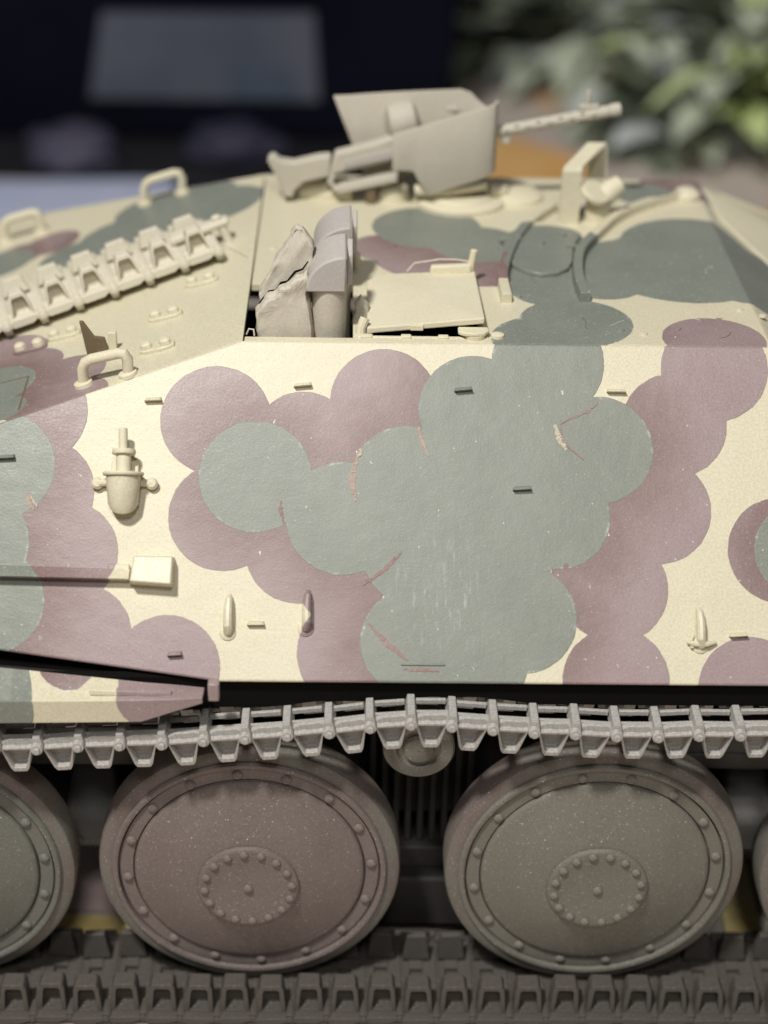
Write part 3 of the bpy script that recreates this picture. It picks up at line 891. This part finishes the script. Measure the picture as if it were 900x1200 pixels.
part('drum_magazine', MB().lathe([(.9, -1.4), (1.65, -1.1), (1.9, 0), (1.65, 1.1), (.9, 1.4)], 26, (-1.7, 45.9, 58.6), (1, .1, .2)), M_SHIELD, gun, bevel=.1)
part('drum_strap', MB().lathe([(1.2, -.2), (1.8, -.2), (1.8, .2), (1.2, .2)], 26, (-2.2, 45.9, 58.5), (1, .1, .2)), M_SHIELD, gun)
part('rear_sight', MB().box(2.6, 3.1, 44.9, 45.3, 58.6, 60.4).box(2.1, 3.4, 44.8, 45.4, 59.8, 60.2), M_SHIELD, gun, bevel=.08)
# perforated barrel jacket
jk = MB()
a0, a1 = Vector((5.0, 45, 57.75)), Vector((16.4, 45, 60.1))
ax = (a1 - a0).normalized()
e1 = Vector((0, 1, 0))
e2 = ax.cross(e1)
NL, NR = 36, 16
vs, fs = [], []
for i in range(NL + 1):
    for k in range(NR):
        t = 2 * math.pi * k / NR
        vs.append(a0 + (a1 - a0) * (i / NL) + (e1 * math.cos(t) + e2 * math.sin(t)) * .52)
for i in range(NL):
    for k in range(NR):
        if i % 3 == 1 and (k + 2 * ((i // 3) % 2)) % 4 == 0 and 1 < i < NL - 3:
            continue
        fs.append((i * NR + k, i * NR + (k + 1) % NR, (i + 1) * NR + (k + 1) % NR, (i + 1) * NR + k))
jo = part('barrel_jacket', jk.add(vs, fs), M_SHIELD, gun, smooth=60)
md = jo.modifiers.new('thick', 'SOLIDIFY')
md.thickness = .16 * S
md.offset = -1
part('barrel', MB().tube([a0 - ax * 1, a1 + ax * .3], .36, 12), M_RUST, gun)
part('muzzle', MB().lathe([(.4, -.2), (.56, 0), (.6, .5), (.54, .9), (.28, .9), (.26, .3)], 16, a1, ax), M_SHIELD, gun)
part('front_sight', MB().box(13.6, 15.4, 44.7, 45.3, 60.1, 60.65).box(14.2, 14.6, 44.85, 45.15, 60.5, 61.9), M_SHIELD, gun, bevel=.1)
part('gun_lug', MB().box(7.0, 7.8, 44.7, 45.3, 57.0, 57.9), M_SHIELD, gun, bevel=.1)
# wrap-round gun shield
st = [(-2.55, 43.0, 58.35, 55.1), (-1.6, 43.0, 58.65, 55.1), (-.72, 43.0, 58.95, 55.08), (-.3, 43, 59.05, 54.3), (.5, 43, 59.3, 52.95), (1.2, 43, 59.55, 53.0), (2.8, 43, 60.05, 53.6), (4.6, 43.0, 60.6, 54.2),
      (5.6, 43.1, 60.9, 54.55), (6.1, 43.35, 61.05, 54.75), (6.4, 43.85, 61.1, 54.9), (6.45, 44.8, 61.0, 55), (6.2, 46.0, 60.0, 55), (5.7, 46.7, 59.7, 55), (5.0, 47.05, 60.2, 55),
      (4.3, 47.15, 60.9, 54.5), (3.4, 47.2, 61.15, 54), (0, 47.2, 60.95, 53.2), (-3, 47.2, 60.75, 53), (-4.9, 47.2, 60.6, 53), (-5.4, 47.2, 60.55, 54.3), (-6.5, 47.2, 60.45, 57.1), (-7.75, 47.2, 60.38, 60.3)]
vs, fs = [], []
for (x, y, zt, zb) in st:
    vs += [(x, y, zb), (x, y, zt)]
for i in range(len(st) - 1):
    fs.append((2 * i, 2 * i + 2, 2 * i + 3, 2 * i + 1))
sh = part('gun_shield', MB().add(vs, fs), M_SHIELD, gun, smooth=50)
md = sh.modifiers.new('thick', 'SOLIDIFY')
md.thickness = .26 * S
md.offset = 0
md = sh.modifiers.new('bevel', 'BEVEL')
md.width = .06 * S
md.segments = 2
md.limit_method = 'ANGLE'
# mount on the roof
part('mount_ring', MB().lathe([(4.2, -.05), (4.2, .35), (3.9, .55), (3.2, .6), (3.0, .9), (.05, .95)], 40, (3.6, 45.6, ZR), (0, 0, 1)), M_CREAM, gun)
part('mount_post', MB().lathe([(1.6, .5), (1.5, 2.2), (1.1, 2.6), (1.1, 4.5)], 24, (3.6, 45.4, ZR), (0, 0, 1)), M_RUST, gun)
part('mount_arm', MB().tube([(-.5, 43.9, 53.0), (2.2, 43.8, 53.1), (5.8, 44.2, 53.6)], .55, 12), M_CREAM, gun)
part('mount_arm', MB().tube([(6.2, 45, 52.6), (7.4, 45.6, 52.4), (7.6, 46.5, 52.2)], .6, 12), M_CREAM, gun)
part('roof_dome', MB().lathe([(2.7, -.05), (2.6, .35), (2.1, .65), (1.2, .8), (.05, .85)], 32, (8.6, 46.6, ZR), (0, 0, 1)), M_CREAM, roof)
rp = MB().tube([(-11.2, 46.9, ZR + .25), (-10.6, 46.9, ZR + .3), (-6.6, 46.3, ZR + .35), (-5.9, 46.2, ZR + .35)], 1, 18, [.6, 1.25, 1.35, 1.2])
part('vent_cowl', rp, M_CREAM, roof, bevel=.2)
part('vent_cowl', MB().lathe([(1.6, -.05), (1.55, .9), (1.2, 1.25), (.05, 1.35)], 24, (-2.4, 46.2, ZR), (0, 0, 1)), M_CREAM, roof)
part('roof_bracket', MB().tube([(-8.2, 29.8, ZR - .1), (-8.2, 30.0, ZR + 1.2), (-7.6, 30.1, ZR + 1.5), (-6.3, 30.1, ZR + 1.4), (-5.7, 30.1, ZR + .9), (-5.6, 30.1, ZR - .1)], .4, 10), M_CREAM, roof)

# ---- engine deck fittings
DK = frame((XR, 0, ZR), Vector((1, 0, DS)).normalized(), (0, 1, 0), Vector((-DS, 0, 1)).normalized())


def dkp(x, y, h=0.0):
    n_ = Vector((-DS, 0, 1)).normalized()
    return Vector((x, y, deck_z(x))) + n_ * h


def handle(a, b, ht, r, mat):
    a, b = Vector(a), Vector(b)
    d = (b - a).normalized()
    u = Vector((0, 0, 1))
    p = [a - u * .2, a + u * ht * .7, a + u * ht * .93 + d * .25, a + u * ht + d * .7, b + u * ht - d * .7, b + u * ht * .93 - d * .25, b + u * ht * .7, b - u * .2]
    mb = MB().tube(p, r, 12)
    for q in (a, b):
        mb.lathe([(r * 1.8, -.02), (r * 1.7, .25), (r, .35)], 14, q, (-DS, 0, 1))
    return part('grab_handle', mb, mat, deck)


handle(dkp(-26.0, 14.3), dkp(-22.6, 14.1), 1.95, .42, M_CREAM)
handle(dkp(-25.4, 52.0), dkp(-21.9, 52.4), 2.15, .4, M_CREAM)
handle(dkp(-38.6, 51.2), dkp(-35.2, 51.4), 2.15, .4, M_CREAM)
for (x, y) in ((-20.75, 17.6), (-20.66, 23.4), (-18.2, 28.7), (-29.0, 24.6), (-31.6, 23.6)):
    pl = [(-1.35, -.3), (-.9, -.62), (.9, -.62), (1.35, -.3), (1.35, .3), (.9, .62), (-.9, .62), (-1.35, .3)]
    hp = part('hinge_plate', MB().prism(pl, -.05, .3, lambda a, b, t: dkp(x + a, y + b, t)), M_DECK, deck, bevel=.06)
    for q in (-.72, .72):
        part('hinge_bolt', MB().lathe([(.5, 0), (.46, .35), (.3, .5), (.05, .52)], 8, dkp(x + q, y, .28), (-DS, 0, 1)), M_CREAM, hp)
part('latch_fin', MB().prism([(-26.4, -.1), (-24.7, -.1), (-24.7, 1.2), (-25.4, 1.5), (-25.8, 2.9), (-26.05, 3.0)], 0, .35, lambda a, b, t: dkp(a, 19.3 + t, b)), M_RUST, deck, bevel=.05)
part('latch_tab', MB().box(-24.75, -24.1, 19.3, 19.8, deck_z(-25.3), deck_z(-25.3) + 1.8), M_CREAM, deck, bevel=.08)
# panel joints: thin raised edges beside a gap
def seam(p, q, wd=.14, mat=None):
    a, b = dkp(*p), dkp(*q)
    d = (b - a).normalized()
    n_ = Vector((-DS, 0, 1)).normalized()
    s_ = d.cross(n_) * wd / 2
    part('panel_joint', MB().hexa([a - s_ - n_ * .1, b - s_ - n_ * .1, b + s_ - n_ * .1, a + s_ - n_ * .1], [a - s_ + n_ * .015, b - s_ + n_ * .015, b + s_ + n_ * .015, a + s_ + n_ * .015]), mat or M_RUST, deck)


seam((-30.7, 12.6), (-30.9, 18.4), .16)
seam((-30.9, 18.4), (-46, 18.6), .12)
seam((-14.6, 31.8), (-20.0, 41.8), .05)

# ---- track links (pitch along x, outer end at y = 0, inner face up)
def link_mesh(name, mat, hb=1.2, ht=.84, hh=2.85, rim=.36, deep=.42, bar=-.22, fh=3.45, open_=False):
    mb = MB()
    # outer end bar with scalloped ends
    mb.prism([(-1.28, .22), (-.95, .1), (.55, .1), (.95, .3), (1.3, .35), (1.3, .7), (.9, .78), (-1.0, .78), (-1.28, .65)], bar, .95, lambda a, b, t: (a, t, b))
    # near guide horn: tapered open frame with a recessed panel
    def hx(u, v, y):                          # u across, v up, leaning inwards
        return (u, y + .16 * v, .62 + v)
    o = [(-hb, 0), (hb, 0), (ht, hh - .35), (ht - .2, hh), (.2 - ht, hh), (-ht, hh - .35)]
    y0, y1 = .12, .3 + deep + .25
    i_ = [(rim - hb, .25), (hb - rim, .25), (ht - rim * .85, hh - .65), (ht - rim * .85 - .12, hh - .42), (.12 + rim * .85 - ht, hh - .42), (rim * .85 - ht, hh - .65)]
    K = 6
    vs = [hx(u, v, y0) for u, v in o] + [hx(u, v, y0) for u, v in i_] + [hx(u, v, y1) for u, v in o] + [hx(u, v, y0 + deep) for u, v in i_]
    fs = [(k, (k + 1) % K, K + (k + 1) % K, K + k) for k in range(K)]
    fs += [(K + k, K + (k + 1) % K, 3 * K + (k + 1) % K, 3 * K + k) for k in range(K)]
    fs += [tuple(range(3 * K, 4 * K)), tuple(range(2 * K, 3 * K))] + [(k, 2 * K + k, 2 * K + (k + 1) % K, (k + 1) % K) for k in range(K)]
    mb.add(vs, fs)
    # body: cross bars, webs
    mb.box(-1.25, 1.25, .95, 1.2 if open_ else 1.5, .15, .95)
    bs = 3.2 if open_ else 1.4
    mb.box(-1.15, -.55, bs, 8.3, .1, .5)
    mb.box(.5, 1.15, bs, 8.3, .1, .5)
    mb.box(-.6, .55, bs, 8.3, .0, .12)
    if not open_:
        mb.box(-.6, .55, 1.5, 3.0, .25, .55)
    mb.box(-.6, .55, 5.2, 6.2, .2, .65)
    mb.box(-1.25, 1.25, 8.2, 9.2, .05, .9)
    # far horn, solid
    mb.hexa([(-1.15, 6.0, .8), (1.15, 6.0, .8), (1.15, 7.2, .8), (-1.15, 7.2, .8)], [(-.8, 6.1, fh), (.8, 6.1, fh), (.8, 6.7, fh), (-.8, 6.7, fh)])
    # knuckles, pin head, grouser
    mb.tube([(1.48, -.3, .5), (1.48, 1.3, .55)], .46, 10)
    mb.tube([(1.48, -.55, .5), (1.48, -.2, .5)], .28, 8)
    mb.tube([(1.48, 2.2, .4), (1.48, 8.9, .4)], .3, 8)
    mb.prism([(1.0, .55), (1.9, .55), (1.72, -.32), (1.2, -.32)], .1, 8.8, lambda a, b, t: (a, t, b))
    mb.box(-1.1, 1.1, 1.9, 2.2, -.2, .2)
    mb.box(-1.1, 1.1, 4.2, 4.5, -.2, .2)
    me = mb.mesh(name, mat, 30)
    return me


def put_link(me, parent, M, bev=.12):
    o = link('track_link', me, parent, M)
    md = o.modifiers.new('bevel', 'BEVEL')
    md.width = bev * S
    md.segments = 2
    md.limit_method = 'ANGLE'
    md.angle_limit = math.radians(35)
    return o


TIP = [(-60, 24.0), (-45, 24.2), (-30.09, 24.64), (-23.81, 25.0), (-17.85, 25.37), (-12.08, 25.86), (-5.75, 26.59), (-2.82, 26.96), (0.17, 27.2), (2.94, 26.91), (5.9, 26.62), (8.87, 26.44),
       (15.16, 26.23), (21.29, 26.37), (24.22, 26.47), (35, 26.8), (60, 27)]


def tipz(x):
    for (a, b), (c, d) in zip(TIP[:-1], TIP[1:]):
        if a <= x <= c:
            return b + (d - b) * (x - a) / (c - a)
    return 26


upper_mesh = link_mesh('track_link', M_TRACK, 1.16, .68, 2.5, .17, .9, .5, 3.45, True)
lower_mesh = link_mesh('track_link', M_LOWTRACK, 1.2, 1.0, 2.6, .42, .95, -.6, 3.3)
spare_mesh = link_mesh('track_link', M_SPARE, .98, .7, 2.2, .17, .85, -.05, 2.15)
trk = link('upper_track_run', None, tank, Matrix.Identity(4))
trk['label'] = 'grey upper run of the track under the hull'
x = -30.09 - 3.02 * 4
jr = random.Random(9)
while x < 42:
    z = tipz(x) + 3.1
    d = Vector((2, 0, tipz(x + 1) - tipz(x - 1))).normalized()
    ang = jr.uniform(-.045, .045)
    d = (Matrix.Rotation(ang, 3, 'Y') @ d)
    M = frame((x, -2.75 + jr.uniform(-.06, .06), z), -d, (0, 1, 0), -Vector((-d.z, 0, d.x)))
    put_link(upper_mesh, trk, M)
    x += 3.02 if x < -6 else 2.99
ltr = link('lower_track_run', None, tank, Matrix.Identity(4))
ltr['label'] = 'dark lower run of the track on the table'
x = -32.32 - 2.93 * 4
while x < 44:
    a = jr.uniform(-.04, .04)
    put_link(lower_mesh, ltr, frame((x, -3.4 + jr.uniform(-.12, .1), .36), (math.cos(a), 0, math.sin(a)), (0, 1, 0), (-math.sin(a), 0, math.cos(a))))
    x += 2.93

# spare links on the engine deck
spare = link('spare_track', None, tank, Matrix.Identity(4))
pa, pb = dkp(-34.45, 26.6, .6), dkp(-16.61, 32.0, .6)
d = (pb - pa).normalized()
nn = Vector((-DS, 0, 1)).normalized()
nn = (nn - d * nn.dot(d)).normalized()
lat = nn.cross(d)
k = -3
end = None
while True:
    p = pb - d * (1.6 + 3.06 * (8 - k))
    if k == 8:
        put_link(spare_mesh, spare, frame(p, d, lat, nn))
        break
    put_link(spare_mesh, spare, frame(p, d, lat, nn))
    k += 1
e = pb
tong = MB()
q = lambda u, v, h: e + d * u + lat * v + nn * h
tong.hexa([q(-3.4, 4.2, .7), q(1.9, 4.0, .9), q(2.1, 5.4, .9), q(-3.2, 6.0, .7)], [q(-3.4, 4.2, 1.4), q(1.9, 4.0, 1.5), q(2.1, 5.4, 1.5), q(-3.2, 6.0, 1.4)])
part('end_strap', tong, M_SPARE, spare, bevel=.25, seg=3)
part('strap_bolt', MB().lathe([(.45, -.1), (.45, .3), (.2, .45)], 12, q(1.0, 4.8, 1.45), nn), M_SPARE, spare)
part('strap_foot', MB().tube([q(1.2, 4.5, 1.0), q(1.4, 4.4, -.6)], .4, 10), M_SPARE, spare)

# ---- running gear
RW = 11.8


def wheel(cx, cz, mat, name='road_wheel', rot=0.0):
    root = link(name, None, tank, frame((cx, 0, cz), (1, 0, 0), (0, 1, 0), (0, 0, 1)))
    M = WORLD[root.name]
    Y = (0, -1, 0)
    # heights are outwards (towards -y)
    part('tyre', MB().lathe([(8.8, -3.2), (RW - .35, -3.2), (RW, -2.9), (RW, -.75), (RW - .12, -.45), (RW - .45, -.28), (10.75, -.22), (10.7, -.4)], 96, (0, 0, 0), Y, cap=False), M_TYRE, root, M)
    part('rim_ring', MB().lathe([(10.75, -.5), (10.75, -.06), (10.62, .1), (10.42, .13), (10.27, .06), (10.23, -.15), (10.22, -.55), (10.09, -.55), (10.08, -.2), (9.1, -.2), (9.09, -.55), (8.9, -.55)], 96, (0, 0, 0), Y, cap=False), mat, root, M)
    part('disc', MB().lathe([(8.97, -.55), (8.95, -.06), (8.84, .06), (8.6, .12), (6.2, .88), (4.2, 1.5), (3.9, 1.55), (.05, 1.6)], 96, (0, 0, 0), Y, cap=False), mat, root, M, smooth=50)
    hub = part('hub', MB().lathe([(3.95, 1.3), (3.95, 1.72), (3.85, 1.86), (3.6, 1.90), (2.95, 1.88), (2.8, 1.86), (.05, 1.92)], 64, (0, 0, 0), Y, cap=False), mat, root, M, smooth=50)
    part('back_disc', MB().lathe([(9, -3.1), (5, -3.4), (.05, -3.4)], 48, (0, 0, 0), Y, cap=False), mat, root, M)
    for nb, rr, o0, rb, par, hgt in ((16, 9.55, -.22, .42, root, .34), (16, 3.38, 1.84, .37, hub, .36), (1, 0.0, 1.9, .40, hub, .34)):
        for k in range(nb):
            t = 2 * math.pi * (k + rot) / nb
            bx, bz = rr * math.cos(t), rr * math.sin(t)
            o = link('wheel_bolt', bolt_mesh[mat.name], par, M @ Matrix.Translation((bx, -o0, bz)) @ Matrix.Diagonal((rb / .37, 1, rb / .37, 1)))
    part('axle', MB().lathe([(1.4, -3.2), (1.4, -9.6)], 20, (0, 0, 0), Y), M_SUSP, root, M)
    return root


bolt_mesh = {}
for m_ in (M_WBROWN, M_WGREEN, M_WGREY):
    bolt_mesh[m_.name] = MB().lathe([(.38, -.05), (.37, .08), (.31, .2), (.18, .28), (.01, .3)], 12, (0, 0, 0), (0, -1, 0), cap=False).mesh('wheel_bolt', m_, 50)
SPC = 13.54
wheel(-38.95, 13.0, M_WGREY, rot=.3)
wheel(-SPC, 13.0, M_WBROWN, rot=.2)
wheel(SPC, 13.0, M_WGREEN, rot=.45)
wheel(38.5, 13.0, M_WGREY, rot=.1)
# return roller
rr_ = link('return_roller', None, tank, frame((-.55, 1.6, 23.9), (1, 0, 0), (0, 1, 0), (0, 0, 1)))
M = WORLD[rr_.name]
part('roller_disc', MB().lathe([(1.0, -2.6), (2.72, -2.6), (2.75, -.2), (2.6, 0), (1.75, .05), (1.6, -.25), (1.2, -.3), (1.1, .15), (.7, .2), (.05, .2)], 48, (0, 0, 0), (0, -1, 0), cap=False), M_WGREEN, rr_, M)
part('roller_axle', MB().lathe([(.9, -2.5), (.9, -8)], 16, (0, 0, 0), (0, -1, 0)), M_SUSP, rr_, M)
# leaf springs and swing arms behind the wheels
for cx_ in (0.0, -26.3, 26.4):
    sus = link('spring_bogie' if cx_ else 'hull_rib_panel', None, tank, Matrix.Identity(4))
    if cx_ == 0:
        for k in range(9):
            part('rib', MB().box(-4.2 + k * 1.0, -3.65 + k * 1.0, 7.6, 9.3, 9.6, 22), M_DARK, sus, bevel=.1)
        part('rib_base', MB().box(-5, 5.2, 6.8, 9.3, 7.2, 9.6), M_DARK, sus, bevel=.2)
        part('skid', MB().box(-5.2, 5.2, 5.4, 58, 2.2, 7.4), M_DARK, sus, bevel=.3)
    else:
        part('leaf_stack', MB().box(cx_ - 9, cx_ + 9, 5.8, 8.6, 20.4, 22.6).box(cx_ - 7, cx_ + 7, 5.8, 8.6, 18.8, 20.4), M_SUSP, sus, bevel=.2)
        part('bogie_arm', MB().hexa([(cx_ - 2.6, 4.2, 11.6), (cx_ + 2.6, 4.2, 11.6), (cx_ + 2.2, 9.2, 11.6), (cx_ - 2.2, 9.2, 11.6)], [(cx_ - 2.2, 4.4, 14.6), (cx_ + 2.2, 4.4, 14.6), (cx_ + 1.4, 9.2, 18.8), (cx_ - 1.4, 9.2, 18.8)]), M_SUSP, sus, bevel=.4)
        part('bogie_arm', MB().tube([(cx_ - 4.5, 5.8, 13.2), (cx_ + 4.5, 5.8, 13.2)], 1.1, 14), M_SUSP, sus, bevel=.2)
        for q_ in (-1.2, 1.2):
            part('bogie_bolt', MB().lathe([(.45, 0), (.45, .4), (.2, .5)], 8, (cx_ + q_, 4.25, 12.6), (0, -1, 0)), M_SUSP, sus)
# far running gear, seen only as dark shapes under the hull
part('far_track', MB().box(-44, 48, 61, 70, 0.05, 1.5).box(-44, 48, 61, 70, 28.5, 29.8), M_LOWTRACK, tank, bevel=.2)
for k_ in (-3, -1, 1, 3):
    part('far_road_wheel', MB().lathe([(RW - .3, -3), (RW, -2.6), (RW, 0), (RW - .3, .2), (8.7, .1), (4, 1.4), (.05, 1.5)], 48, (k_ * SPC, 66.5, 13.3), (0, 1, 0)), M_WBROWN, tank)
